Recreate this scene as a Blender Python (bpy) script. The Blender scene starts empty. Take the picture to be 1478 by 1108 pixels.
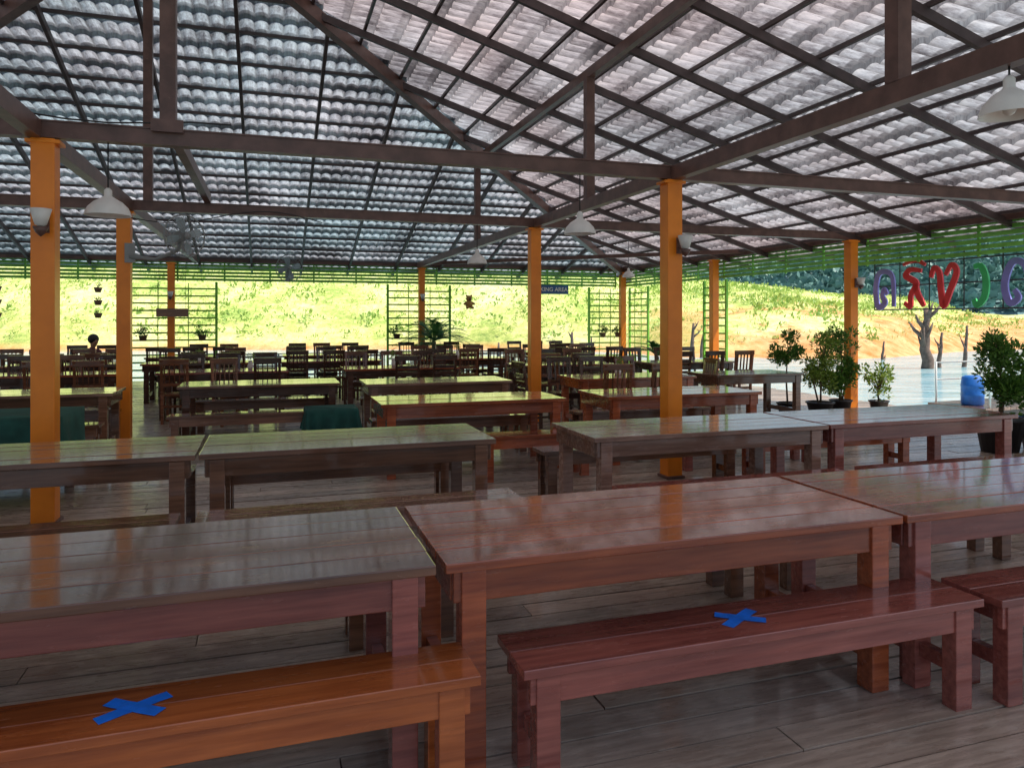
import bpy, math, random
from mathutils import Vector, Matrix, noise
random.seed(7)
ANG=math.radians(18.18); CA,SA=math.cos(ANG),math.sin(ANG)
def W(u,v,z=0.0): return Vector((CA*u-SA*v, SA*u+CA*v, z))
sc=bpy.context.scene
col=sc.collection

# ---------------------------------------------------------------- materials
def newmat(name):
    m=bpy.data.materials.new(name); m.use_nodes=True
    nt=m.node_tree; b=nt.nodes['Principled BSDF']
    return m,nt,b
def ramp(nt,fac,stops):
    r=nt.nodes.new('ShaderNodeValToRGB'); nt.links.new(fac,r.inputs[0])
    e=r.color_ramp.elements
    while len(e)<len(stops): e.new(0.5)
    for i,(p,c) in enumerate(stops):
        e[i].position=p; e[i].color=(c[0],c[1],c[2],1)
    return r.outputs[0]
def nz(nt,scale,detail=4,vec=None,mapscale=None,rough=.55,coord='Object'):
    n=nt.nodes.new('ShaderNodeTexNoise'); n.inputs['Scale'].default_value=scale; n.inputs['Detail'].default_value=detail
    n.inputs['Roughness'].default_value=rough
    if vec is None:
        tc=nt.nodes.new('ShaderNodeTexCoord'); vec=tc.outputs[coord]
    if mapscale:
        mp=nt.nodes.new('ShaderNodeMapping'); mp.inputs['Scale'].default_value=mapscale
        nt.links.new(vec,mp.inputs['Vector']); vec=mp.outputs[0]
    nt.links.new(vec,n.inputs['Vector'])
    return n.outputs['Fac']
def math_(nt,op,a,b=None,c=None):
    n=nt.nodes.new('ShaderNodeMath'); n.operation=op
    for i,x in enumerate((a,b,c)):
        if x is None: continue
        if isinstance(x,(int,float)): n.inputs[i].default_value=x
        else: nt.links.new(x,n.inputs[i])
    return n.outputs[0]
def mix(nt,fac,a,b,mode='MIX'):
    n=nt.nodes.new('ShaderNodeMix'); n.data_type='RGBA'; n.blend_type=mode
    for s,x in ((n.inputs[0],fac),(n.inputs[6],a),(n.inputs[7],b)):
        if isinstance(x,(int,float)): s.default_value=x
        elif isinstance(x,tuple): s.default_value=(x[0],x[1],x[2],1)
        else: nt.links.new(x,s)
    return n.outputs[2]
def bump(nt,b,h,strength=.3,dist=.01):
    n=nt.nodes.new('ShaderNodeBump'); n.inputs['Strength'].default_value=strength; n.inputs['Distance'].default_value=dist
    nt.links.new(h,n.inputs['Height']); nt.links.new(n.outputs[0],b.inputs['Normal'])
    return n.outputs[0]
def maprange(nt,x,a,b,c,d):
    n=nt.nodes.new('ShaderNodeMapRange'); nt.links.new(x,n.inputs[0])
    for i,val in enumerate((a,b,c,d)): n.inputs[i+1].default_value=val
    return n.outputs[0]
def island(nt):
    g=nt.nodes.new('ShaderNodeNewGeometry'); return g.outputs['Random Per Island']
def scale_col(nt,colr,val):
    n=nt.nodes.new('ShaderNodeVectorMath'); n.operation='SCALE'
    nt.links.new(colr,n.inputs[0]); nt.links.new(val,n.inputs['Scale']); return n.outputs[0]

def wood(name,c1,c2,rough=(.12,.32),coat=.9,isl=(.68,1.28),wear=None,bumpd=.003):
    m,nt,b=newmat(name)
    n1=nz(nt,2.2,6,mapscale=(1.0,16,16)); n2=nz(nt,1.7,3)
    fac=math_(nt,'ADD',math_(nt,'MULTIPLY',n1,.65),math_(nt,'MULTIPLY',n2,.35))
    c=ramp(nt,fac,[(.32,c1),(.52,tuple((x+y)/2 for x,y in zip(c1,c2))),(.7,c2)])
    c=scale_col(nt,c,maprange(nt,island(nt),0,1,isl[0],isl[1]))
    if wear:
        w=ramp(nt,nz(nt,4.5,8,mapscale=(1,3,3),rough=.7),[(.52,(0,0,0)),(.68,(1,1,1))])
        c=mix(nt,math_(nt,'MULTIPLY',w,.55),c,wear)
    nt.links.new(c,b.inputs['Base Color'])
    nt.links.new(maprange(nt,nz(nt,6,6,mapscale=(1,4,4)),.3,.7,rough[0],rough[1]),b.inputs['Roughness'])
    b.inputs['Coat Weight'].default_value=coat; b.inputs['Coat Roughness'].default_value=.07
    bump(nt,b,n1,.35,bumpd)
    return m
M={}
M['red']=wood('varnished_red_wood',(.19,.036,.016),(.58,.15,.052))
M['dark']=wood('varnished_dark_wood',(.09,.042,.026),(.29,.135,.075),rough=(.12,.3))
M['plum']=wood('varnished_plum_wood',(.18,.046,.038),(.48,.15,.11))
M['orng']=wood('varnished_orange_wood',(.27,.058,.016),(.64,.18,.048))
M['grey']=wood('worn_brown_wood',(.17,.08,.055),(.44,.25,.175),rough=(.13,.34))
M['chair']=wood('dark_chair_wood',(.035,.016,.01),(.13,.052,.03),coat=.3)
M['chair2']=wood('brown_chair_wood',(.10,.036,.018),(.30,.11,.05),coat=.3)
M['floor']=wood('floor_boards',(.25,.18,.135),(.60,.47,.37),rough=(.16,.5),coat=.28,isl=(.6,1.2),wear=(.66,.56,.46),bumpd=.006)

def paint(name,c,rough=.5,var=.25,scale=5,metal=0,spec=.5,dirt=None):
    m,nt,b=newmat(name)
    n=nz(nt,scale,6)
    lo=tuple(x*(1-var) for x in c); hi=tuple(min(1,x*(1+var*.6)) for x in c)
    cc=ramp(nt,n,[(.35,lo),(.65,hi)])
    if dirt:
        w=ramp(nt,nz(nt,scale*3,8,rough=.75),[(.58,(0,0,0)),(.75,(1,1,1))])
        cc=mix(nt,math_(nt,'MULTIPLY',w,.5),cc,dirt)
    nt.links.new(cc,b.inputs['Base Color'])
    b.inputs['Roughness'].default_value=rough; b.inputs['Metallic'].default_value=metal
    b.inputs['Specular IOR Level'].default_value=spec
    return m
M['orange']=paint('orange_post_paint',(.99,.27,.014),.36,.14,3,dirt=(.72,.22,.03))
M['steel']=paint('brown_steel_paint',(.15,.078,.06),.38,.3,6,dirt=(.26,.17,.13))
M['steel2']=paint('dark_rafter_paint',(.07,.045,.043),.5,.3,6)
M['green']=paint('green_paint',(.24,.64,.06),.5,.2,4)
M['dgreen']=paint('green_slat_paint',(.22,.60,.09),.5,.3,4)
M['white']=paint('white_enamel',(.80,.78,.72),.35,.08,6)
M['greyp']=paint('grey_plastic',(.30,.31,.30),.4,.1,6)
M['black']=paint('black_pot_plastic',(.02,.02,.022),.4,.2,6)
M['wire']=paint('black_wire',(.02,.02,.02),.5,.1,6)
M['blue']=paint('blue_tape',(.01,.20,.92),.45,.2,20)
M['bluep']=paint('blue_plastic_barrel',(.02,.16,.55),.4,.2,6)
M['navy']=paint('navy_sign_panel',(.03,.11,.26),.45,.15,6)
M['rail']=paint('weathered_rail',(.44,.52,.54),.55,.2,8)
M['terra']=paint('terracotta',(.20,.12,.07),.8,.25,9)
M['skin']=paint('skin',(.42,.23,.14),.5,.05,9)
M['hair']=paint('black_hair',(.012,.01,.01),.5,.1,9)
M['shirt']=paint('dark_maroon_shirt',(.16,.05,.06),.8,.15,9)
M['trous']=paint('dark_trousers',(.03,.035,.05),.8,.15,9)
M['bear']=paint('brown_plush',(.50,.27,.08),.9,.25,30)
M['lpurp']=paint('violet_letter_paint',(.32,.30,.78),.5,.1,5)
M['lred']=paint('red_letter_paint',(.92,.05,.06),.5,.1,5)
M['lgreen']=paint('green_letter_paint',(.07,.62,.2),.5,.1,5)
M['lblue']=paint('blue_letter_paint',(.10,.30,.85),.5,.1,5)
M['cloth']=paint('dark_green_cloth',(.012,.085,.065),.85,.3,6)
M['bark']=paint('dead_wood_bark',(.20,.14,.11),.9,.35,7)
M['stem']=paint('plant_stem',(.12,.08,.04),.8,.3,12)

# translucent silvery roof sheet; 'sheet_shade' attribute = shade painted into the troughs and the double-thickness overlaps
def roofmat(kind):
    m,nt,b=newmat('translucent_silver_roof_sheet_'+kind)
    tc=nt.nodes.new('ShaderNodeTexCoord'); v=tc.outputs['Object']
    st=(5,1.2,1) if kind=='back' else (1.2,5,1)
    n1=nz(nt,.8,5,vec=v,rough=.6); n2=nz(nt,3.2,6,vec=v,mapscale=st,rough=.75); n3=nz(nt,.22,2,vec=v)
    f=math_(nt,'ADD',math_(nt,'MULTIPLY',n1,.4),math_(nt,'MULTIPLY',n2,.6))
    c=ramp(nt,f,[(.35,(.13,.12,.13)),(.44,(.38,.38,.40)),(.54,(.68,.71,.74)),(.66,(.93,.95,.96))])
    if kind=='back': t=ramp(nt,n3,[(.36,(.72,.93,1.0)),(.60,(.93,.94,1.0))])
    else: t=ramp(nt,n3,[(.38,(.90,.92,.97)),(.6,(1.0,.85,.86))])
    c=mix(nt,1.0,c,t,'MULTIPLY')
    at=nt.nodes.new('ShaderNodeAttribute'); at.attribute_name='sheet_shade'
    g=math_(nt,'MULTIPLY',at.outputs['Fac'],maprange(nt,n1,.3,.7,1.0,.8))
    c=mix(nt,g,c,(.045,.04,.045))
    nt.links.new(c,b.inputs['Base Color'])
    b.inputs['Metallic'].default_value=.25
    nt.links.new(maprange(nt,n2,.3,.7,.22,.5),b.inputs['Roughness'])
    bump(nt,b,n2,.5,.015)
    tr=nt.nodes.new('ShaderNodeBsdfTranslucent'); nt.links.new(mix(nt,1.0,c,(1.0,.97,.94),'MULTIPLY'),tr.inputs[0])
    mx=nt.nodes.new('ShaderNodeMixShader'); mx.inputs[0].default_value=.52  # translucency added so sun through the sheet brightens the interior
    nt.links.new(b.outputs[0],mx.inputs[1]); nt.links.new(tr.outputs[0],mx.inputs[2])
    nt.links.new(mx.outputs[0],nt.nodes['Material Output'].inputs[0])
    return m
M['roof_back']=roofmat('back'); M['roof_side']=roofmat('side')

def leafmat(name,c1,c2,trans=.25):
    m,nt,b=newmat(name)
    c=ramp(nt,island(nt),[(0,c1),(1,c2)])
    nt.links.new(c,b.inputs['Base Color']); b.inputs['Roughness'].default_value=.5
    tr=nt.nodes.new('ShaderNodeBsdfTranslucent'); nt.links.new(c,tr.inputs[0])
    mx=nt.nodes.new('ShaderNodeMixShader'); mx.inputs[0].default_value=trans
    nt.links.new(b.outputs[0],mx.inputs[1]); nt.links.new(tr.outputs[0],mx.inputs[2])
    nt.links.new(mx.outputs[0],nt.nodes['Material Output'].inputs[0])
    return m
M['leaf']=leafmat('shrub_leaves',(.04,.13,.02),(.17,.34,.05))
M['leaf2']=leafmat('yellow_green_leaves',(.12,.22,.03),(.34,.46,.07))
M['palm']=leafmat('cycad_leaves',(.03,.13,.03),(.12,.32,.08))
M['tuft']=leafmat('bank_grass_blades',(.44,.56,.14),(.86,.88,.42),.35)
M['bush']=leafmat('bank_bush_leaves',(.22,.38,.08),(.50,.66,.18),.3)
M['forest']=leafmat('distant_forest_leaves',(.09,.21,.20),(.22,.40,.34),.1)  # bluish haze tint mixed into the leaf colours

# ---------------------------------------------------------------- mesh builder
class MB:
    def __init__(s): s.v=[]; s.f=[]; s.m=[]; s.mats=[]; s.sm=[]
    def mi(s,mat):
        mat=M[mat] if isinstance(mat,str) else mat
        if mat not in s.mats: s.mats.append(mat)
        return s.mats.index(mat)
    def add(s,vs,fs,mat,smooth=False):
        o=len(s.v); s.v.extend([tuple(x) for x in vs]); i=s.mi(mat)
        for f in fs: s.f.append(tuple(o+k for k in f)); s.m.append(i); s.sm.append(smooth)
    def box(s,x0,x1,y0,y1,z0,z1,mat):
        vs=[(x0,y0,z0),(x1,y0,z0),(x1,y1,z0),(x0,y1,z0),(x0,y0,z1),(x1,y0,z1),(x1,y1,z1),(x0,y1,z1)]
        s.add(vs,[(0,3,2,1),(4,5,6,7),(0,1,5,4),(1,2,6,5),(2,3,7,6),(3,0,4,7)],mat)
    def beam(s,p,q,w,h,mat,up=(0,0,1)):
        p=Vector(p); q=Vector(q); d=(q-p).normalized(); up=Vector(up)
        if abs(d.dot(up))>.99: up=Vector((1,0,0))
        sx=d.cross(up).normalized()*w/2; sy=sx.cross(d).normalized()*h/2
        vs=[p-sx-sy,p+sx-sy,p+sx+sy,p-sx+sy,q-sx-sy,q+sx-sy,q+sx+sy,q-sx+sy]
        s.add(vs,[(0,3,2,1),(4,5,6,7),(0,1,5,4),(1,2,6,5),(2,3,7,6),(3,0,4,7)],mat)
    def tube(s,pts,rs,mat,n=8,cap=True):
        pts=[Vector(p) for p in pts]
        if isinstance(rs,(int,float)): rs=[rs]*len(pts)
        vs=[];fs=[]
        for i,p in enumerate(pts):
            d=(pts[min(i+1,len(pts)-1)]-pts[max(i-1,0)]).normalized()
            a=d.orthogonal().normalized() if i==0 else (a-d*a.dot(d)).normalized()
            b=d.cross(a)
            for k in range(n):
                t=2*math.pi*k/n; vs.append(p+(a*math.cos(t)+b*math.sin(t))*rs[i])
        for i in range(len(pts)-1):
            for k in range(n):
                k2=(k+1)%n; fs.append((i*n+k,i*n+k2,(i+1)*n+k2,(i+1)*n+k))
        if cap:
            fs.append(tuple(range(n))[::-1]); fs.append(tuple((len(pts)-1)*n+k for k in range(n)))
        s.add(vs,fs,mat,True)
    def lathe(s,prof,mat,n=24,c=(0,0,0)):
        vs=[];fs=[]
        for r,z in prof:
            for k in range(n):
                t=2*math.pi*k/n; vs.append((c[0]+r*math.cos(t),c[1]+r*math.sin(t),c[2]+z))
        for i in range(len(prof)-1):
            for k in range(n):
                k2=(k+1)%n; fs.append((i*n+k,i*n+k2,(i+1)*n+k2,(i+1)*n+k))
        s.add(vs,fs,mat,True)
    def ball(s,c,r,mat,n=10,sz=1):
        prof=[(max(.001,r*math.sin(math.pi*i/n)),-r*sz*math.cos(math.pi*i/n)) for i in range(n+1)]
        s.lathe(prof,mat,12,c)
    def mesh(s,name):
        me=bpy.data.meshes.new(name); me.from_pydata(s.v,[],s.f)
        for m in s.mats: me.materials.append(m)
        me.polygons.foreach_set('material_index',s.m); me.polygons.foreach_set('use_smooth',s.sm)
        me.update(); return me
    def obj(s,name,loc=(0,0,0),rot=0,parent=None,bevel=0):
        o=bpy.data.objects.new(name,s.mesh(name)); col.objects.link(o)
        o.location=loc; o.rotation_euler=(0,0,rot)
        if parent: o.parent=parent
        if bevel:
            b=o.modifiers.new('bevel','BEVEL'); b.width=bevel; b.segments=2; b.limit_method='ANGLE'
        return o
def inst(name,me,loc,rot,bevel=0):
    o=bpy.data.objects.new(name,me); col.objects.link(o); o.location=loc; o.rotation_euler=(0,0,rot)
    return o

# ---------------------------------------------------------------- pavilion
pav=bpy.data.objects.new('open_pavilion',None); col.objects.link(pav); pav.rotation_euler=(0,0,ANG)
UR,UL,VB,VF=10.1,-12.1,20.1,-1.8
ZE,SL,OH=3.14,0.30,0.7
def zr(t): return ZE+SL*t
TM=(UR-UL)/2
RU=(UR+UL)/2
def sheets(kind):
    mb=MB(); i=mb.mi('roof_back' if kind=='back' else 'roof_side')
    wl=.2; ds=wl/8; row=.36
    if kind=='back': s0,s1=UL-OH,UR+OH
    else: s0,s1=VF,VB+OH
    n=int((s1-s0)/ds)+1
    t=-OH
    V=mb.v;F=mb.f; G=[]
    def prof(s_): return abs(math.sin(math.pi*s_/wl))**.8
    def P(s_,t_,dz):
        w=.04*prof(s_)
        wob=.008*math.sin(s_*2.3+t_*1.1)
        z=zr(t_)+w+dz+wob
        if kind=='back': return (s_,VB-t_,z)
        if kind=='right': return (UR-t_,s_,z)
        return (UL+t_,s_,z)
    def lim(t_):
        if kind=='back': return UL+t_,UR-t_
        return VF,VB-t_
    rn=0
    while t<TM:
        t1=min(t+row,TM); rn+=1
        base=len(V)
        tm=min(t+.085,t1-.001); tm2=min(t+.11,t1-.0005)
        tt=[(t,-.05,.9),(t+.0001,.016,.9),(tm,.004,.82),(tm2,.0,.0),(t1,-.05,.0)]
        lo0,hi0=lim(t); lo1,hi1=lim(t1)
        for (q,dz,g) in tt:
            lo,hi=(lo0,hi0) if q<t1-1e-3 else (lo1,hi1)
            for k in range(n+1):
                s_=min(max(s0+k*ds,lo),hi); V.append(P(s_,q,dz))
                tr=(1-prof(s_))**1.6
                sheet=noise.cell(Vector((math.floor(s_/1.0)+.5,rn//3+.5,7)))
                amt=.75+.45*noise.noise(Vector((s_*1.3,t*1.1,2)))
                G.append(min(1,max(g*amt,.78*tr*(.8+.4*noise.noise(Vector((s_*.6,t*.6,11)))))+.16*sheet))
        for r in range(4):
            for k in range(n):
                a=base+r*(n+1)+k
                sA=s0+k*ds
                if sA+ds<min(lo0,lo1) or sA>max(hi0,hi1): continue
                F.append((a,a+1,a+n+2,a+n+1)); mb.m.append(i); mb.sm.append(r>=1)
        t=t1
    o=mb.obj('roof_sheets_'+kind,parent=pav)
    at=o.data.attributes.new('sheet_shade','FLOAT','POINT'); at.data.foreach_set('value',G)
    return o
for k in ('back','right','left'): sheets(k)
# rafters & purlins
mb=MB()
pd,rd=.08,.155
t=-.55
while t<TM:
    a,b=UL+t,UR-t
    z=zr(t)-pd
    if b>a: mb.beam((a,VB-t,z),(b,VB-t,z),.04,.045,'steel2')
    if VB-t>VF:
        mb.beam((UR-t,VF,z),(UR-t,VB-t,z),.04,.045,'steel2')
        mb.beam((UL+t,VF,z),(UL+t,VB-t,z),.04,.045,'steel2')
    t+=.72
u=UL+.6
while u<UR:
    t1=min(UR-u,u-UL)
    mb.beam((u,VB+.6,zr(-.6)-rd),(u,VB-t1,zr(t1)-rd),.05,.1,'steel2')
    u+=1.23
v=VF+.1
while v<VB:
    t1=min(VB-v,TM)
    mb.beam((UR+.6,v,zr(-.6)-rd),(UR-t1,v,zr(t1)-rd),.055,.1,'steel2')
    mb.beam((UL-.6,v,zr(-.6)-rd),(UL+t1,v,zr(t1)-rd),.055,.1,'steel2')
    v+=1.37
mb.obj('rafters_and_purlins',parent=pav)
mb=MB()
mb.beam((UR+.5,VB+.5,zr(-.5)-.18),(RU,VB-TM,zr(TM)-.18),.13,.19,'steel')
mb.beam((UL-.5,VB+.5,zr(-.5)-.18),(RU,VB-TM,zr(TM)-.18),.13,.19,'steel')
mb.beam((RU,VB-TM,zr(TM)-.2),(RU,VF,zr(TM)-.2),.12,.2,'steel')
mb.obj('hip_and_ridge_beams',parent=pav)
# tie beams
mb=MB()
for v in (6.6,10.65): 
    mb.beam((UL,v,3.07),(UR,v,3.07),.09,.12,'steel')
    mb.beam((UL,v,3.132),(UR,v,3.132),.115,.012,'steel'); mb.beam((UL,v,3.008),(UR,v,3.008),.115,.012,'steel')
for v in (2.0,): mb.beam((5,v,3.07),(UR,v,3.07),.09,.12,'steel')
for (u,v1) in ((3.88,20.0),(-1.72,20.0),(-7.4,20.0)): mb.beam((u,VF,3.062),(u,v1,3.062),.1,.14,'steel')
mb.beam((-.78,6.6,3.2),(-.78,10.65,3.2),.08,.12,'steel')
mb.beam((UL,VB,3.085),(UR,VB,3.085),.1,.12,'steel')
mb.beam((UR,VF,3.08),(UR,VB,3.08),.1,.12,'steel')
mb.beam((UL,VF,3.08),(UL,VB,3.08),.1,.12,'steel')
mb.beam((3.88,VF,4.72),(3.88,14.0,4.72),.08,.12,'steel')
mb.beam((-5.88,VF,4.72),(-5.88,14.0,4.72),.08,.12,'steel')
for v in (-1.1,3.78,8.66,14.0):
    mb.beam((3.88,v,3.13),(3.88,v,4.67),.11,.11,'steel')
    mb.beam((-5.88,v,3.13),(-5.88,v,4.67),.11,.11,'steel')
mb.beam((-.78,6.6,3.13),(-.78,6.6,zr(10.8)-.2),.12,.12,'steel')
mb.beam((-1.5,10.65,3.13),(-1.5,10.65,zr(9.4)-.2),.11,.11,'steel')
mb.beam((3.88,20.0,3.1),(10.0,14.0,3.1),.07,.09,'steel')
mb.box(-.9,-.66,6.50,6.53,3.10,3.20,'steel')
mb.obj('tie_beams',parent=pav)
# posts
mb=MB()
posts=[(-1.66,6.62),(3.86,6.6),(-1.78,10.65),(3.87,10.68),(3.96,20.0),(-2.3,20.0),(10.05,20.0),(9.98,15.1),(9.82,10.6),(-7.4,6.6),(-7.4,10.65),(-8.2,20.0),(-12.0,20.0),(-12.0,15),(-12.0,10.6),(-12.0,6.6),(9.9,6.0),(9.9,1.5)]
for (u,v) in posts:
    h=.082
    mb.box(u-h,u+h,v-h,v+h,0,2.995,'orange')
    mb.box(u-h-.02,u+h+.02,v-h-.02,v+h+.02,0.002,.03,'steel')
    mb.box(u-.12,u+.12,v-.09,v+.09,2.955,2.985,'orange')
po=mb.obj('orange_posts',parent=pav,bevel=.006)
# fascia slats
mb=MB()
for i in range(6):
    z=2.56+i*.088
    mb.box(UL,UR-.2,VB+.06,VB+.08,z,z+.062,'dgreen')
    mb.box(UR+.06,UR+.08,VF+.2,VB,z,z+.062,'dgreen')
    mb.box(UL-.08,UL-.06,VF+.2,VB,z,z+.062,'dgreen')
u=UL
while u<UR: mb.box(u,u+.04,VB+.085,VB+.115,2.54,3.06,'dgreen'); u+=1.1
v=VF+.3
while v<VB: mb.box(UR+.085,UR+.115,v,v+.04,2.54,3.06,'dgreen'); mb.box(UL-.115,UL-.085,v,v+.04,2.54,3.06,'dgreen'); v+=1.1
mb.obj('fascia_slats',parent=pav)

# ---------------------------------------------------------------- floor
mb=MB()
v=-4.0; 
while v<21.0:
    w=.165
    u=-13.2-random.random()*3
    while u<11.2:
        L=random.choice((2.4,3.0,3.6,4.0))
        a=max(u,-13.2); b=min(u+L,11.0)
        if b>a+.1:
            dz=random.uniform(-.003,.003)
            mb.box(a+.003,b-.003,v+.005,v+w-.006,-.04,dz,'floor')
        u+=L
    v+=w
mb.box(-13.2,11.0,-4.0,21.0,-.16,-.045,'chair')
v=-3
while v<21.2: 
    mb.box(10.6,11.05,v,v+.5,-.5,-.17,'bluep'); v+=1.6
mb.obj('wooden_deck_floor',rot=ANG,bevel=0)

# ---------------------------------------------------------------- tables & benches
def table(u0,v0,L,mat,name='long_wooden_table',D=.85,H=.75,leg=.09,rot=0,lm=None):
    mb=MB(); lm=lm or mat
    n=5; w=D/n
    for i in range(n):
        mb.box(random.uniform(0,.004),L-random.uniform(0,.004),i*w+.002,(i+1)*w-.002,H-.035,H+random.uniform(-.0015,.0015),mat)
    mb.box(.035,L-.035,.03,.06,H-.15,H-.037,lm); mb.box(.035,L-.035,D-.06,D-.03,H-.15,H-.037,lm)
    mb.box(.03,.06,.062,D-.062,H-.15,H-.037,lm); mb.box(L-.06,L-.03,.062,D-.062,H-.15,H-.037,lm)
    for x in (.062,L-.062-leg):
        for y in (.018,D-.018-leg):
            mb.box(x,x+leg,y,y+leg,0.0,H-.038,lm)
        mb.box(x+.02,x+leg-.02,.02+leg,D-.02-leg,.12,.19,lm)
    mb.box(L/2-.03,L/2+.03,.062,D-.062,H-.10,H-.038,lm)
    return mb.obj(name,W(u0,v0),ANG+rot+random.uniform(-.004,.004),bevel=.004)
def bench(u0,v0,L,mat,D=.29,H=.45,tape=None,rot=0):
    mb=MB()
    mb.box(0,L,0,D/2-.001,H-.032,H,mat); mb.box(0,L,D/2+.001,D,H-.032,H,mat)
    mb.box(.03,L-.03,.022,.047,H-.13,H-.034,mat); mb.box(.03,L-.03,D-.047,D-.022,H-.13,H-.034,mat)
    for x in (.05,L-.05-.085):
        mb.box(x,x+.085,.014,.084,0,H-.033,mat); mb.box(x,x+.085,D-.084,D-.014,0,H-.033,mat)
        mb.box(x+.02,x+.065,.086,D-.086,.14,.20,mat)
        mb.box(x+.02,x+.065,.086,D-.086,H-.12,H-.04,mat)
    if tape:
        tx=tape
        for k,(a,l) in enumerate(((.52,.21),(-.62,.19))):
            c=math.cos(a);s_=math.sin(a); 
            w=.024; z=H+.0012+.0012*k; n=6
            vs=[];fs=[]
            for i in range(n+1):
                q=-l/2+l*i/n; wob=.0015*math.sin(i*2.1+k)
                for sgn in (-1,1):
                    x=tx+c*q-s_*w*sgn+ wob; y=D/2+s_*q*1.0+c*w*sgn
                    y=min(max(y,.004),D-.004)
                    vs.append((x,y,z+abs(wob)*.6))
            for i in range(n): fs.append((2*i,2*i+2,2*i+3,2*i+1))
            mb.add(vs,fs,'blue')
    return mb.obj('wooden_bench',W(u0,v0),ANG+rot+random.uniform(-.006,.006),bevel=.003)
# row 1
table(-1.47,2.5,2.02,'dark',lm='plum'); table(.58,2.5,2.02,'red'); table(2.62,2.5,2.05,'red',lm='plum')
bench(-1.4,2.29,2.05,'orng',tape=1.02,D=.27); bench(.79,2.28,2.0,'plum',tape=.93,D=.30); bench(2.84,2.24,2.0,'plum')
for u in (-1.4,.75,2.85): bench(u,3.62,1.9,'dark')
# row 2
table(-2.46,5.0,2.02,'dark'); table(-.42,5.0,1.95,'dark'); table(2.2,4.82,2.05,'grey'); table(4.28,4.84,2.06,'plum')
bench(-2.4,4.5,1.9,'dark'); bench(-.4,4.5,1.95,'grey')
bench(-.4,6.05,1.9,'dark'); bench(2.25,5.98,2.0,'dark'); bench(4.4,5.98,1.95,'red')
bench(2.25,4.35,1.9,'plum'); bench(4.35,4.37,1.9,'plum')
# row 3
table(1.05,7.35,1.98,'red'); table(3.5,7.3,1.98,'red')
bench(1.95,6.9,1.2,'red'); bench(1.1,8.4,1.9,'dark'); bench(3.6,8.35,1.9,'dark'); bench(4.1,6.78,1.7,'plum'); 
# row 4
table(-1.1,10.05,2.0,'dark',lm='chair'); table(1.2,9.7,2.0,'grey',lm='dark'); table(4.15,9.6,1.9,'red'); table(-3.75,9.45,2.05,'grey',lm='dark'); table(6.4,9.6,1.6,'dark')
bench(-1.15,9.5,1.75,'dark'); bench(1.25,9.3,1.9,'dark'); bench(-1.0,11.1,1.9,'dark'); bench(-3.7,9.0,1.95,'dark'); bench(-3.7,10.5,1.9,'dark'); bench(1.25,10.8,1.9,'dark')
def draped(u0,v0,L,D,H,drop,name):
    mb=MB()
    N=160; P=2*(L+D)
    def pt(s):
        s%=P
        if s<L: return (s,0,0,-1)
        s-=L
        if s<D: return (L,s,1,0)
        s-=D
        if s<L: return (L-s,D,0,1)
        s-=L
        return (0,D-s,-1,0)
    rings=[]
    for j in range(7):
        h=j/6
        ring=[]
        for i in range(N):
            x,y,nx,ny=pt(P*i/N)
            amp=.028*h
            f=amp*math.sin(i*.62+math.sin(i*.13)*2)+.03*h
            ring.append((x+nx*f,y+ny*f,H-drop*h*(1+.08*math.sin(i*.21))))
        rings.append(ring)
    vs=[p for r in rings for p in r]; fs=[]
    for j in range(6):
        for i in range(N):
            k=(i+1)%N; fs.append((j*N+i,(j+1)*N+i,(j+1)*N+k,j*N+k))
    fs.append(tuple(range(N)))
    mb.add(vs,fs,'cloth',True)
    for x in (.06,L-.14):
        for y in (.06,D-.14): mb.box(x,x+.08,y,y+.08,0,H-.02,'dark')
    return mb.obj(name,W(u0,v0),ANG)
draped(-3.75,7.25,2.05,.85,.755,.55,'cloth_covered_table')
draped(.42,9.2,.62,.5,.50,.26,'cloth_covered_stool')

# ---------------------------------------------------------------- chairs
def chairmesh(mat,style=0):
    mb=MB()
    s=.42; l=.04
    mb.box(-s/2,s/2,-s/2,s/2,.43,.455,mat)
    for x in (-s/2+.01,s/2-l-.01):
        mb.box(x,x+l,-s/2+.01,-s/2+.01+l,0,.428,mat)
        mb.beam((x+l/2,s/2-.02,0),(x+l/2,s/2-.02,.43),l,l,mat)
        mb.beam((x+l/2,s/2-.02,.43),(x+l/2,s/2+.06,.98),l,l*.8,mat)
        mb.box(x+.008,x+l-.008,-s/2+l+.01,s/2-.04,.2,.23,mat)
    mb.box(-s/2+l+.01,s/2-l-.01,-s/2+.02,-s/2+.04,.36,.428,mat)
    mb.box(-s/2+l+.01,s/2-l-.01,s/2-.03,s/2-.01,.25,.29,mat)
    mb.beam((-s/2,s/2+.056,.95),(s/2,s/2+.056,.95),.03,.085,mat)
    mb.beam((-s/2+.04,s/2+.008,.6),(s/2-.04,s/2+.008,.6),.025,.05,mat)
    if style==0:
        for i in range(5):
            x=-.14+i*.07
            mb.beam((x,s/2+.01,.62),(x,s/2+.05,.92),.03,.015,mat)
    else:
        for z in (.7,.8):
            mb.beam((-s/2+.04,s/2+.02+(z-.6)*.13,z),(s/2-.04,s/2+.02+(z-.6)*.13,z),.02,.05,mat)
    return mb.mesh('wooden_chair')
CH=[chairmesh('chair',0),chairmesh('chair2',0),chairmesh('chair',1)]
def chair(u,v,r): 
    inst('wooden_chair',random.choice(CH),W(u+random.uniform(-.05,.05),v+random.uniform(-.05,.05)),ANG+r+random.uniform(-.15,.15))
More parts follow.
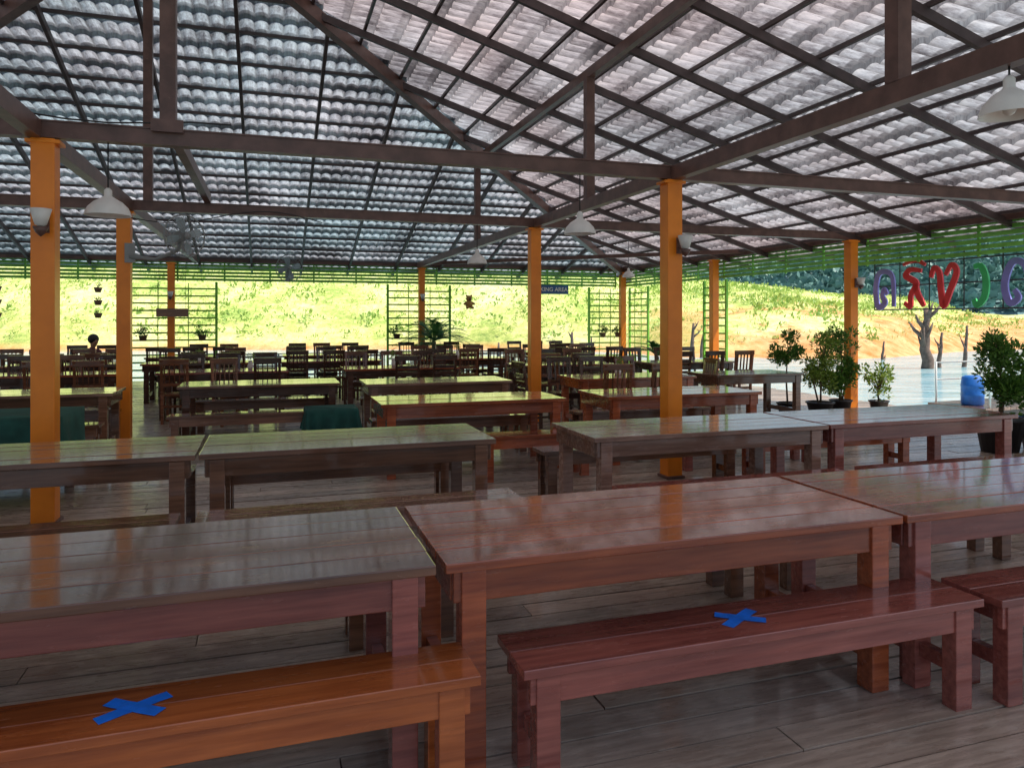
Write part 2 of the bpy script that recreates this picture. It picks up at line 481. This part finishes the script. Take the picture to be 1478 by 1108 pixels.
rows=[(12.7,[(-4.2,2.0),(-1.7,2.0),(1.2,2.0),(4.3,2.0),(7.0,1.9)]),
      (15.3,[(-4.6,2.0),(-2.3,2.0),(.2,2.0),(2.9,2.0),(5.6,2.0)]),
      (17.8,[(-5.2,2.0),(-2.6,2.0),(.3,2.0),(3.0,2.0),(6.0,2.0)])]
for (v,ts) in rows:
    for (u,L) in ts:
        table(u,v,L,random.choice(('red','plum','grey')),lm='chair')
        for k in range(3):
            x=u+.35+k*.65
            if random.random()<.8: chair(x,v-.30,math.pi)
            if random.random()<.85: chair(x,v+1.15,0)
for (u,v,r) in ((4.4,10.75,0),(5.0,10.8,0),(5.6,10.7,0.1),(4.5,9.3,math.pi),(5.2,9.25,math.pi),(3.6,9.9,1.6),(6.25,9.9,-1.6),(-.6,12.0,.4)): chair(u,v,r)

# ---------------------------------------------------------------- lattice screens + railing
def lattice(u0,u1,v,axis='u',name='green_lattice_screen'):
    mb=MB(); L=u1-u0
    for x in (0,L-.06): mb.box(x,x+.06,0,.05,0,2.54,'green')
    z=.12
    while z<2.5:
        mb.box(.062,L-.062,.012,.035,z,z+.04,'green'); z+=.185
    for x in (L/3,2*L/3): mb.box(x,x+.02,.037,.05,.1,2.5,'green')
    if axis=='u': return mb.obj(name,W(u0,v),ANG)
    return mb.obj(name,W(v,u0),ANG+math.pi/2)
lattice(-3.35,-1.25,20.25); lattice(3.05,4.85,20.25); lattice(9.05,10.15,20.25)
lattice(18.9,20.1,10.35,'v'); lattice(15.0,16.0,10.3,'v')
lattice(-9.2,-7.4,20.25)
def railing(u0,u1,v):
    mb=MB(); L=u1-u0
    n=int(L/1.2)
    for i in range(n+1): mb.box(L*i/n-.02,L*i/n+.02,0,.04,-.04,.66,'rail')
    for z in (.1,.22,.34,.46,.58): mb.box(-.03,L+.03,-.03,-.004,z,z+.05,'rail')
    mb.box(-.03,L+.03,-.03,.05,.662,.69,'rail')
    return mb.obj('railing',W(u0,v),ANG)
railing(-1.1,2.9,20.4); railing(5.0,8.9,20.4); railing(-7.3,-3.5,20.4); railing(-13,-9.3,20.4)

# ---------------------------------------------------------------- pendant lamps
def pendant(u,v,z,r=.16,top=3.0):
    mb=MB()
    mb.lathe([(r,0),(r*.98,.02),(r*.86,.065),(r*.6,.11),(r*.3,.14),(.03,.155),(.03,.2),(.012,.22)],'white')
    mb.lathe([(r*.99,.001),(r*.93,.022),(r*.8,.06),(r*.55,.1),(r*.2,.13)],'white')
    mb.ball((0,0,.035),.035,'white',8)
    mb.tube([(0,0,.2),(0,0,top-z)],.006,'wire',6)
    mb.obj('pendant_lamp',W(u,v,z),ANG)
pendant(-1.22,6.6,2.42,.17); pendant(2.86,6.6,2.42,.155); pendant(2.95,10.65,2.42,.15); pendant(3.88,3.02,2.72,.15); pendant(8.2,16.0,2.6,.15,zr(1.9)-.2)
def walllamp(u,v,z):
    mb=MB()
    mb.box(-.03,.03,-.01,.01,-.1,.06,'steel')
    mb.beam((0,-.01,-.04),(0,-.09,-.07),.02,.02,'steel')
    mb.lathe([(.02,-.03),(.04,-.02),(.055,.03),(.075,.1),(.07,.1),(.05,.03),(.02,-.01)],'white',16,(0,-.11,-.03))
    mb.lathe([(.002,-.11),(.035,-.08),(.055,-.035),(.02,-.03)],'steel',14,(0,-.11,-.03))
    mb.obj('wall_lamp',W(u,v,z),ANG)
walllamp(-1.64,6.526,2.36); walllamp(3.9,6.506,2.35); walllamp(3.96,19.9,2.2); walllamp(9.85,10.506,2.25)
walllamp(-2.3,19.9,2.2)

# ---------------------------------------------------------------- fans
def fan(u,v,z,R,yaw,tilt=0,hx=.0):
    root=bpy.data.objects.new('wall_fan',None); col.objects.link(root); root.location=W(u,v,z); root.rotation_euler=(0,0,ANG)
    hb=MB()
    hb.box(-.06,.06,-.02,.0,-.3,-.05,'greyp'); hb.tube([(0,-.01,-.22),(hx*.5,-.10,-.26),(hx*.95,-.2,-.14),(hx,-.2,-.02)],[.03,.025,.025,.03],'greyp')
    hb.obj('wall_bracket',parent=root)
    b=MB()
    b.tube([(0,0,0),(0,.03,0),(0,-.03,0)],.02,'greyp')
    b.tube([(0,.12,0),(0,.09,0),(0,0,0),(0,-.04,0)],[.03,.07,.08,.055],'greyp',14)
    for yy,rr in ((-.10,1),(-.055,.75),(-.145,.75),(-.165,.4)):
        pts=[(R*rr*math.cos(a*math.pi/14),yy,R*rr*math.sin(a*math.pi/14)) for a in range(29)]
        b.tube(pts,.010 if rr==1 else .003,'greyp',5)
    for k in range(28):
        a=k*math.pi/14; c,s=math.cos(a),math.sin(a)
        b.tube([(.04*c,-.17,.04*s),(.6*R*c,-.155,.6*R*s),(.9*R*c,-.125,.9*R*s),(R*c,-.10,R*s),(.9*R*c,-.07,.9*R*s),(.5*R*c,-.045,.5*R*s),(.05*c,-.04,.05*s)],.0026,'greyp',4)
    b.tube([(0,-.175,0),(0,-.165,0)],.045,'greyp',14)
    for k in range(4):
        a0=k*math.pi/2+.3; vs=[];fs=[]
        for i in range(6):
            r=R*(.15+.72*i/5); wd=.55*math.sin(math.pi*(.25+.6*i/5))
            for j in range(4):
                a=a0+wd*(j/3-.5)*1.3
                vs.append((r*math.cos(a),-.10+.03*(j/3-.5),r*math.sin(a)))
        for i in range(5):
            for j in range(3): fs.append((i*4+j,i*4+j+1,(i+1)*4+j+1,(i+1)*4+j))
        b.add(vs,fs,'rail',True)
    o=b.obj('fan_head',parent=root); o.location=(hx,-.24,.03); o.rotation_euler=(tilt,0,yaw)
fan(-1.70,10.56,2.62,.27,.6,.0,.62)
fan(.45,19.75,2.85,.34,.3,.1)

# ---------------------------------------------------------------- signs
def textobj(s,size,mat,parent,loc,rot=(math.pi/2,0,0),name='lettering'):
    c=bpy.data.curves.new(name,'FONT'); c.body=s; c.size=size; c.extrude=.002; c.offset=.003; c.align_x='CENTER'; c.align_y='CENTER'
    c.materials.append(M[mat]); o=bpy.data.objects.new(name,c); col.objects.link(o); o.parent=parent; o.location=loc; o.rotation_euler=rot
    return o
sg=MB(); sg.box(-.62,.62,0,.02,-.13,.13,'navy'); sg.tube([(-.4,.01,.13),(-.4,.01,.6)],.005,'wire',5); sg.tube([(.4,.01,.13),(.4,.01,.6)],.005,'wire',5)
s1=sg.obj('smoking_area_sign',W(7.64,19.9,2.44),ANG)
textobj('SMOKING AREA',.165,'white',s1,(0,-.004,0))
sg=MB(); sg.box(-.36,.36,0,.02,-.1,.1,'chair2'); sg.tube([(-.3,.01,.1),(-.3,.01,1.2)],.004,'wire',5); sg.tube([(.3,.01,.1),(.3,.01,1.2)],.004,'wire',5)
sg.obj('wooden_sign',W(-2.25,19.75,1.75),ANG)

ls=bpy.data.objects.new('letter_sign',None); col.objects.link(ls)
ls.location=W(10.35,10.6,2.12); ls.rotation_euler=(0,0,ANG-math.pi/2)
fr=MB()
for z in (-.36,.05,.42): fr.tube([(0,0,z),(4.9,0,z)],.012,'wire',6)
for x in (0,.56,1.16,1.8,2.45,3.1,3.7,4.3,4.9): fr.tube([(x,0,-.36),(x,0,.6)],.010,'wire',6)
fr.obj('sign_frame',parent=ls)
def stroke(pts,mat,x0,sx=.5,sz=.62,w=.10,th=.03,nm='letter'):
    P=[Vector((p[0]*sx,p[1]*sz)) for p in pts]; out=[]
    Q=[P[0]]+P+[P[-1]]
    for i in range(1,len(Q)-2):
        for k in range(6):
            t=k/6; a,b_,c,d=Q[i-1],Q[i],Q[i+1],Q[i+2]
            out.append(.5*((2*b_)+(c-a)*t+(2*a-5*b_+4*c-d)*t*t+(-a+3*b_-3*c+d)*t**3))
    out.append(P[-1]); vs=[];fs=[]
    for i,p in enumerate(out):
        d=(out[min(i+1,len(out)-1)]-out[max(i-1,0)]).normalized(); n=Vector((-d.y,d.x))
        ww=w/2*(.75+.45*math.sin(math.pi*i/(len(out)-1)))
        for sg_ in (-1,1):
            for y in (-th/2,th/2):
                q=p+n*ww*sg_; vs.append((x0+q.x,y-.03,q.y-.31))
    for i in range(len(out)-1):
        a=i*4;b_=a+4
        fs+=[(a,a+2,b_+2,b_),(a+1,b_+1,b_+3,a+3),(a,b_,b_+1,a+1),(a+2,a+3,b_+3,b_+2)]
    fs+=[(0,1,3,2),tuple(4*(len(out)-1)+k for k in (0,2,3,1))]
    m_=MB(); m_.add(vs,fs,mat); m_.obj(nm,parent=ls)
stroke([(.52,.35),(.38,.5),(.3,.3),(.42,.12),(.12,.0),(.0,.45),(.12,.92),(.45,1.0),(.75,.8),(.8,0)],'lpurp',.06,w=.09)
stroke([(.05,.1),(.3,0),(.32,.3),(.55,.6),(.3,.75),(.1,.85),(.3,1.0),(.75,.95)],'lred',.66,w=.09)
stroke([(.5,.6),(.62,.3),(.85,0)],'lred',.66,w=.09)
stroke([(.0,1.15),(.5,1.25),(.9,1.1)],'lred',.66,w=.06)
stroke([(0,.75),(.12,1.0),(.32,.85),(.38,.4),(.48,.0),(.72,.4),(.95,.85),(.78,1.05),(.55,.8)],'lred',1.22,w=.09)
stroke([(.1,.95),(.35,.95),(.5,.6),(.45,.2),(.2,.0),(.1,.15)],'lgreen',1.95,w=.09)
stroke([(.3,.35),(.42,.15),(.15,.05),(.0,.5),(.25,1.0),(.65,.85),(.75,0)],'lpurp',2.5,w=.09)
stroke([(0,.9),(.3,1.0),(.5,.6),(.3,.2),(.1,.0),(.6,.05)],'lblue',3.15,w=.09)
stroke([(.3,.35),(.42,.15),(.15,.05),(.0,.5),(.25,1.0),(.65,.85),(.75,0)],'lgreen',3.8,w=.09)

# ---------------------------------------------------------------- plants
def pot(mb,r,h,mat='black'):
    mb.lathe([(.001,0),(r*.72,0),(r*.97,h*.9),(r*1.06,h*.9),(r*1.06,h),(r*.93,h),(r*.9,h*.88),(.001,h*.88)],mat,20)
def leaf(mb,p,d,L,w,mat):
    d=d.normalized(); s=d.cross(Vector((random.gauss(0,1),random.gauss(0,1),random.gauss(0,1)))).normalized()
    nrm=s.cross(d)
    a=p; b=p+d*L*.5+s*w/2+nrm*L*.08; c=p+d*L; e=p+d*L*.5-s*w/2+nrm*L*.08
    mb.add([a,b,c,e],[(0,1,2,3)],mat)
def crown(mb,c,rx,rz,n,mat,lf=.05,clumps=14):
    c=Vector(c); cl=[]
    for i in range(clumps):
        d=Vector((random.gauss(0,1),random.gauss(0,1),random.gauss(0,1))).normalized()*random.uniform(.35,1.0)
        cl.append((c+Vector((d.x*rx,d.y*rx,d.z*rz)),random.uniform(.25,.5)*rx))
    for i in range(n):
        q,r=random.choice(cl)
        d=Vector((random.gauss(0,1),random.gauss(0,1),random.gauss(0,1)+.2)).normalized()
        leaf(mb,q+d*r*random.uniform(.3,1),d+Vector((0,0,.3)),lf*random.uniform(.7,1.4),lf*.5,mat)
    return cl
def shrub(u,v,potr,poth,balls,n=900,mat='leaf',lf=.055,name='potted_shrub'):
    mb=MB(); pot(mb,potr,poth)
    for (x,y,z,rx,rz) in balls:
        mb.tube([(x*.2,y*.2,poth*.8),(x*.6+random.uniform(-.03,.03),y*.6,(z+poth)/2),(x,y,z)],[.018,.014,.008],'stem',6)
        cl=crown(mb,(x,y,z),rx,rz,n,mat,lf,20)
        for q,r in cl: mb.tube([(x,y,z-rz*.5),tuple(q)],[.008,.003],'stem',4)
    mb.obj(name,W(u,v),ANG)
shrub(8.15,10.2,.17,.22,[(0,0,1.02,.24,.34)],1500)
shrub(8.72,10.1,.22,.22,[(0.05,0,1.0,.22,.42),(-.15,0,.72,.18,.30),(.15,.1,.6,.18,.26)],900,'leaf2')
shrub(9.28,10.25,.18,.22,[(0,0,1.18,.25,.36),(.12,0,.65,.16,.28),(-.1,0,.5,.12,.2)],1200)
shrub(9.95,10.1,.16,.2,[(0,0,.55,.28,.38)],500,'leaf2',.07)
shrub(8.35,6.62,.27,.42,[(0,0,1.15,.27,.33),(.05,-.05,.75,.2,.2)],1900)
shrub(8.95,6.6,.2,.3,[(0,0,.75,.35,.35)],600,'leaf',.11)
def cycad(u,v,h0,R,n=22,name='potted_cycad',ph=.35):
    mb=MB(); pot(mb,.22,ph); mb.tube([(0,0,ph*.8),(0,0,h0)],[.07,.06],'bark',8)
    for k in range(n):
        a=k*2.4+random.uniform(-.2,.2); el=random.uniform(.35,1.35)
        dx,dy=math.cos(a),math.sin(a); L=R*random.uniform(.8,1.1)
        pts=[]
        for i in range(13):
            t=i/12; hr=L*t*math.cos(el)*(1+.15*t); z=h0+L*t*math.sin(el)-L*.55*t*t
            pts.append(Vector((dx*hr,dy*hr,z)))
        mb.tube(pts,[.010*(1-.7*i/12) for i in range(13)],'palm',4)
        for i in range(2,12):
            for q in (0,.5):
                p=pts[i].lerp(pts[i+1],q)
                d=(pts[min(i+1,12)]-pts[i-1]).normalized(); sd=Vector((-dy,dx,0))
                for sg_ in (-1,1):
                    dd=(sd*sg_+d*.6+Vector((0,0,.15))).normalized(); l=L*.22*math.sin(math.pi*(.15+.8*i/12))
                    e=d*.016
                    mb.add([p-e,p+e,p+dd*l],[(0,1,2)],'palm')
    mb.obj(name,W(u,v),ANG)
cycad(4.15,19.3,1.0,1.3,32); cycad(9.3,16.6,.65,.8,24); cycad(8.75,6.05,.45,.6,22)
def hang(u,v,z,r=.1):
    mb=MB(); pot(mb,r,.14,'terra'); crown(mb,(0,0,.2),r*1.6,.12,160,'leaf',.06,8)
    mb.tube([(0,0,.14),(0,0,.5)],.003,'wire',4); mb.obj('hanging_plant',W(u,v,z),ANG)
for u in (-2.95,-1.6,9.45,9.95,3.3,4.5): hang(u,20.1,1.05)
def potstring(u,v):
    mb=MB()
    mb.tube([(0,0,0),(0,0,.95)],.003,'wire',4)
    for z in (.02,.33,.64): 
        mb.lathe([(.001,0),(.06,0),(.1,.12),(.09,.12),(.001,.1)],'terra',12,(0,0,z)); 
        crown(mb,(0,0,z+.13),.06,.03,25,'leaf2',.05,5)
    mb.obj('hanging_pot_string',W(u,v,1.6),ANG)
for u in (-6.05,-6.8,-3.95): potstring(u,20.2)
mb=MB(); mb.ball((0,0,0),.11,'bear'); mb.ball((0,0,.16),.085,'bear')
for s in (-1,1):
    mb.ball((s*.065,0,.235),.03,'bear',6); mb.tube([(s*.07,0,.05),(s*.15,-.05,0)],[.035,.03],'bear',8); mb.tube([(s*.05,-.03,-.07),(s*.08,-.13,-.1)],[.042,.038],'bear',8)
mb.ball((0,-.08,.15),.033,'terra',6); mb.tube([(0,0,.24),(0,0,.6)],.003,'wire',4)
mb.obj('hanging_teddy_bear',W(5.25,19.8,2.0),ANG)

def vase(u,v):
    mb=MB(); mb.lathe([(.001,0),(.035,0),(.05,.06),(.03,.12),(.04,.15),(.03,.15),(.001,.1)],'white',14); crown(mb,(0,0,.22),.07,.07,60,'leaf2',.04,6)
    mb.obj('table_vase',W(u,v,.752),ANG)
for (u,v) in ((5,10.1),(-.3,13.1),(2.1,13.1),(3.9,15.7),(-1.3,15.7)): vase(u,v)

mb=MB()
pts=[(-6+i*.3, 6.52, 3.17+.03*math.sin(i*1.1)) for i in range(20)]
mb.tube(pts,.007,'wire',5); mb.tube([(-1.9+i*.2,10.55,2.95-.10*math.sin(i*.5)) for i in range(14)],.006,'wire',5)
mb.obj('electric_cable',rot=ANG)

# ---------------------------------------------------------------- seated person (far left)
def person(u,v,rot):
    root=bpy.data.objects.new('seated_person',None); col.objects.link(root); root.location=W(u,v); root.rotation_euler=(0,0,ANG+rot)
    def skin(name,verts,edges,rad,mat,r0=0):
        me=bpy.data.meshes.new(name); me.from_pydata(verts,edges,[]); o=bpy.data.objects.new(name,me); col.objects.link(o); o.parent=root
        me.materials.append(M[mat]); md=o.modifiers.new('s','SKIN')
        for i,sv in enumerate(me.skin_vertices[0].data):
            r=rad[i]; sv.radius=(r,r); sv.use_root=(i==r0)
        o.modifiers.new('sub','SUBSURF').levels=2; o.modifiers['sub'].render_levels=2
        return o
    V=[(0,0,.5),(0,-.03,.68),(0,-.08,.88),(0,-.11,.98),(0,-.13,1.04),
       (.17,-.09,.92),(.22,-.18,.72),(.18,-.36,.66),(-.17,-.09,.92),(-.22,-.18,.72),(-.18,-.36,.66)]
    E=[(0,1),(1,2),(2,3),(3,4),(2,5),(5,6),(6,7),(2,8),(8,9),(9,10)]
    skin('shirt_torso',V,E,[.14,.13,.14,.06,.05,.065,.05,.035,.065,.05,.035],'shirt')
    V=[(0,0,.48),(.1,-.03,.48),(.12,-.42,.48),(.12,-.42,.1),(.12,-.5,.05),(-.1,-.03,.48),(-.12,-.42,.48),(-.12,-.42,.1),(-.12,-.5,.05)]
    skin('trousers',V,[(0,1),(1,2),(2,3),(3,4),(0,5),(5,6),(6,7),(7,8)],[.13,.1,.075,.05,.035,.1,.075,.05,.035],'trous')
    V=[(0,-.12,1.0),(0,-.14,1.08),(0,-.16,1.14),(0,-.16,1.2),(0,-.24,1.13)]
    skin('head',V,[(0,1),(1,2),(2,3),(2,4)],[.045,.06,.08,.075,.02],'skin')
    hb=MB(); hb.ball((0,-.135,1.19),.105,'hair',10,1.0); hb.obj('hair',parent=root)
    for s in (-1,1):
        V=[(s*.18,-.37,.66),(s*.175,-.42,.65)];E=[(0,1)];R=[.028,.034]
        for k in range(4):
            b0=len(V); x=s*.175+(k-1.5)*.018
            V+= [(x,-.46,.652),(x,-.49,.64),(x,-.505,.62)]; E+=[(1,b0),(b0,b0+1),(b0+1,b0+2)]; R+=[.009,.008,.007]
        b0=len(V); V+=[(s*.14,-.44,.655),(s*.13,-.47,.65)];E+=[(0,b0),(b0,b0+1)];R+=[.01,.009]
        skin('hand',V,E,R,'skin')
try: person(-3.5,17.0,.9)
except Exception as ex: print('PERSON',ex)
chair(-3.5,17.0,.9)

# ---------------------------------------------------------------- pier with rail (right) & barrel
mb=MB()
for i in range(40): mb.box(i*.2,i*.2+.185,0,1.3,-.06,0,'grey')
mb.box(0,8,.1,.25,-.2,-.062,'chair'); mb.box(0,8,1.05,1.2,-.2,-.062,'chair')
for i in range(6):
    for y in (.05,1.25): mb.tube([(.2+i*1.5,y,-.3),(.2+i*1.5,y,.9)],.022,'white',8)
for y in (.05,1.25):
    for z in (.5,.88): mb.tube([(.2,y,z),(7.7,y,z)],.016,'white',8)
for i in range(4): mb.box(.5+i*2,1.5+i*2,.2,1.1,-.45,-.21,'bluep')
mb.obj('floating_pier',W(14.0,11.4,-.25),ANG+.1)
mb=MB(); mb.lathe([(.001,0),(.2,0),(.22,.04),(.22,.2),(.23,.22),(.22,.24),(.22,.4),(.23,.42),(.22,.44),(.2,.6),(.14,.63),(.001,.64)],'bluep',24)
mb.obj('blue_barrel',W(14.35,12.0,-.25),ANG)

# ---------------------------------------------------------------- water, bank, mountain
def grid(name,x0,x1,y0,y1,nx,ny,fz,mat):
    vs=[];fs=[]
    for j in range(ny+1):
        for i in range(nx+1):
            x=x0+(x1-x0)*i/nx; y=y0+(y1-y0)*j/ny; vs.append((x,y,fz(x,y)))
    for j in range(ny):
        for i in range(nx):
            a=j*(nx+1)+i; fs.append((a,a+1,a+nx+2,a+nx+1))
    m_=MB(); m_.add(vs,fs,mat,True); return m_.obj(name)
m,nt,b=newmat('lake_water')
nt.links.new(ramp(nt,nz(nt,.8,5,mapscale=(.35,1.6,1)),[(.36,(.20,.44,.50)),(.64,(.52,.68,.70))]),b.inputs['Base Color'])
b.inputs['Roughness'].default_value=.12; b.inputs['IOR'].default_value=1.33
bump(nt,b,nz(nt,2.2,5,mapscale=(.6,1.4,1)),1.0,.12)
M['water']=m
WZ=-.62
grid('lake_water',-1500,1500,-1500,1500,4,4,lambda x,y:WZ,'water')
grid('lake_bed_ground',-1600,1600,-1600,1600,4,4,lambda x,y:-6,'terra')

def lerp_tab(a,tab):
    if a<=tab[0][0]: return tab[0][1]
    for (p,q),(r,s) in zip(tab,tab[1:]):
        if a<=r: t=(a-p)/(r-p); t=t*t*(3-2*t); return q+(s-q)*t
    return tab[-1][1]
HT=[(-.9,20),(.05,18),(.2,9),(.29,6.6),(.48,4.6),(.69,1.9),(1.0,.6),(1.6,-1.5)]
def shore(x,y):
    a=x/max(y,1)
    return lerp_tab(a,[(-.7,50),(-.1,54),(.1,50),(.25,43),(.45,41),(.7,54),(1.2,60)])+1.8*noise.noise(Vector((x*.09,y*.03,3)))
def bankz(x,y):
    a=x/max(y,1); ys=shore(x,y); H=lerp_tab(a,HT)
    t=(y-ys)/(105-ys)
    if t<0: return WZ+t*8
    h=(H-WZ)*min(1,t)**.85*(1 if t<1 else max(.3,1-(t-1)*.35))
    st=1.3*min(1,max(0,t*9))*lerp_tab(a,[(.15,.25),(.3,1),(.5,1),(.65,.2)])*(1-min(1,t*.9))
    n=.5*noise.fractal(Vector((x*.07,y*.07,1)),1,2,5)*min(1,t*6)
    n+=.15*noise.noise(Vector((x*.6,y*.6,5)))*min(1,t*6)
    return WZ+h+st+n
m,nt,b=newmat('grassy_bank')
tc=nt.nodes.new('ShaderNodeTexCoord'); sp=nt.nodes.new('ShaderNodeSeparateXYZ'); nt.links.new(tc.outputs['Object'],sp.inputs[0])
g=ramp(nt,math_(nt,'ADD',math_(nt,'MULTIPLY',nz(nt,.16,6,rough=.7),.55),math_(nt,'MULTIPLY',nz(nt,1.6,6,rough=.8),.45)),[(.36,(.20,.36,.08)),(.45,(.50,.62,.17)),(.54,(.78,.82,.34)),(.66,(.92,.90,.56))])
so=ramp(nt,nz(nt,.9,6,rough=.7),[(.35,(.60,.24,.07)),(.65,(.88,.56,.28))])
n=nz(nt,.25,5,rough=.7)
mk=math_(nt,'SUBTRACT',math_(nt,'ADD',2.1,math_(nt,'MULTIPLY',math_(nt,'SUBTRACT',n,.5),13)),sp.outputs[2])
mk=maprange(nt,mk,0,.9,0,1)
mx=maprange(nt,sp.outputs[0],6,16,.10,1); mk=math_(nt,'MULTIPLY',mk,mx)
low=maprange(nt,sp.outputs[2],-.5,.1,1,0)
mk=math_(nt,'MAXIMUM',mk,low)
nt.links.new(mix(nt,mk,g,so),b.inputs['Base Color']); b.inputs['Roughness'].default_value=.9; b.inputs['Specular IOR Level'].default_value=.1
bump(nt,b,nz(nt,2.5,6,rough=.7),.6,.2)
M['bank']=m
grid('grassy_bank_hill',-130,150,34,190,280,170,bankz,'bank')
mb=MB()
for i in range(15000):
    y=random.uniform(42,100); a=random.uniform(-.75,.85); x=a*y
    z=bankz(x,y)
    if z<0.1: continue
    if a>.2 and z<2.6 and random.random()<.6: continue
    patch=noise.noise(Vector((x*.12,y*.12,9)))
    s=random.uniform(.14,.42); mat='bush' if random.random()<.3+patch*.7 else 'tuft'
    for k in range(4 if mat=='tuft' else 7):
        d=Vector((random.gauss(0,.6),random.gauss(0,.6),1.0)); p=Vector((x+random.gauss(0,.25),y+random.gauss(0,.25),z-.05+(0 if mat=='tuft' else random.random()*s)))
        leaf(mb,p,d,s*random.uniform(.7,1.3),s*(.25 if mat=='tuft' else .5),mat)
mb.obj('bank_grass_and_bushes')
HM=[(-.2,5),(.15,16),(.3,26),(.42,42),(.55,50),(.75,56),(1.2,75),(1.6,60)]
def mz(x,y):
    a=x/max(y,1); H=lerp_tab(a,HM); t=(y-250)/170
    h=H*(math.sin(min(1,max(0,t))*math.pi/2) if t<1 else 1)
    return -3+h+ (5*noise.fractal(Vector((x*.012,y*.012,0)),1,2,6)+1.6*noise.noise(Vector((x*.11,y*.11,2))))*min(1,max(0,t*4))
m,nt,b=newmat('forested_mountain')
nt.links.new(ramp(nt,nz(nt,.09,8,rough=.75),[(.38,(.09,.19,.22)),(.5,(.18,.32,.34)),(.64,(.30,.45,.45))]),b.inputs['Base Color']); b.inputs['Roughness'].default_value=.95  # blue of distance haze put into the surface colour
bump(nt,b,nz(nt,.15,6),1,3.0)
M['mount']=m
grid('forested_mountain_hill',-100,560,235,520,200,100,mz,'mount')
mb=MB()
for i in range(2600):
    y=random.uniform(262,420); a=random.uniform(.18,.8); x=a*y; z=mz(x,y); r=random.uniform(1.8,4.2)
    for k in range(9):
        d=Vector((random.gauss(0,1),random.gauss(0,1),abs(random.gauss(0,1)))).normalized()
        leaf(mb,Vector((x,y,z+r*.5))+d*r*.5,d,r*.9,r*.9,'forest')
mb.obj('distant_forest_trees')
def dead(x,y,h,r,name='dead_tree',br=5,lean=.1):
    mb=MB(); pts=[];N=8
    for i in range(N+1):
        t=i/N; pts.append((lean*h*t+random.uniform(-.04,.04)*h*.5,random.uniform(-.03,.03)*h,-1+(h+1)*t))
    mb.tube(pts,[r*(1.25-.85*i/N) for i in range(N+1)],'bark',9)
    for k in range(br):
        i=random.randint(4,N-1); p=Vector(pts[i]); a=random.uniform(0,6.28); L=h*random.uniform(.2,.4)
        q=p+Vector((math.cos(a)*L*.6,math.sin(a)*L*.3,L*.5)); q2=q+Vector((math.cos(a+.5)*L*.3,0,L*.45))
        mb.tube([p,q,q2],[r*.45,r*.28,r*.08],'bark',6)
        mb.tube([q,q+Vector((-L*.15,0,L*.35))],[r*.2,r*.05],'bark',5)
    mb.obj(name,(x,y,WZ))
dead(.561*33,33,2.7,.26,br=7,lean=-.02); dead(.575*33.5,33.5,1.6,.12,br=2,lean=.12); dead(.61*34,34,1.9,.11,br=2,lean=.1)
dead(.24*38,38,2.0,.14,br=2); dead(.255*42,42,1.3,.12,br=1); dead(.08*40,40,1.5,.15,br=2,lean=.05); dead(.105*42,42,1.2,.1,br=1); dead(.50*40,40,1.0,.1,br=1)
dead(-.02*41,41,.9,.12,br=1); dead(-.19*60,60,2.6,.12,br=3)

# ---------------------------------------------------------------- world, sun, camera
sun_dir=(W(.85,-.53,0)).normalized(); el=math.radians(60)
sd=Vector((sun_dir.x*math.cos(el),sun_dir.y*math.cos(el),math.sin(el)))
w=bpy.data.worlds.new('World'); sc.world=w; w.use_nodes=True; nt=w.node_tree
bg=nt.nodes['Background']; sk=nt.nodes.new('ShaderNodeTexSky'); sk.sky_type='NISHITA'; sk.sun_disc=False
sk.sun_elevation=el; sk.sun_rotation=math.atan2(sd.x,sd.y); sk.dust_density=2.5
nt.links.new(sk.outputs[0],bg.inputs[0]); bg.inputs[1].default_value=.15
L=bpy.data.lights.new('sun','SUN'); L.energy=5; L.angle=math.radians(.5); L.color=(1,.94,.85)
lo=bpy.data.objects.new('sun',L); col.objects.link(lo); lo.rotation_euler=sd.to_track_quat('Z','Y').to_euler()
cam=bpy.data.cameras.new('camera'); cam.sensor_width=36; cam.lens=25.99; cam.shift_y=-.0636; cam.clip_end=4000; cam.clip_start=.05
co=bpy.data.objects.new('camera',cam); col.objects.link(co); co.location=(0,0,1.6); co.rotation_euler=(math.pi/2,0,0)
sc.camera=co
sc.view_settings.view_transform='Standard'; sc.view_settings.look='None'; sc.view_settings.exposure=0; sc.view_settings.gamma=1
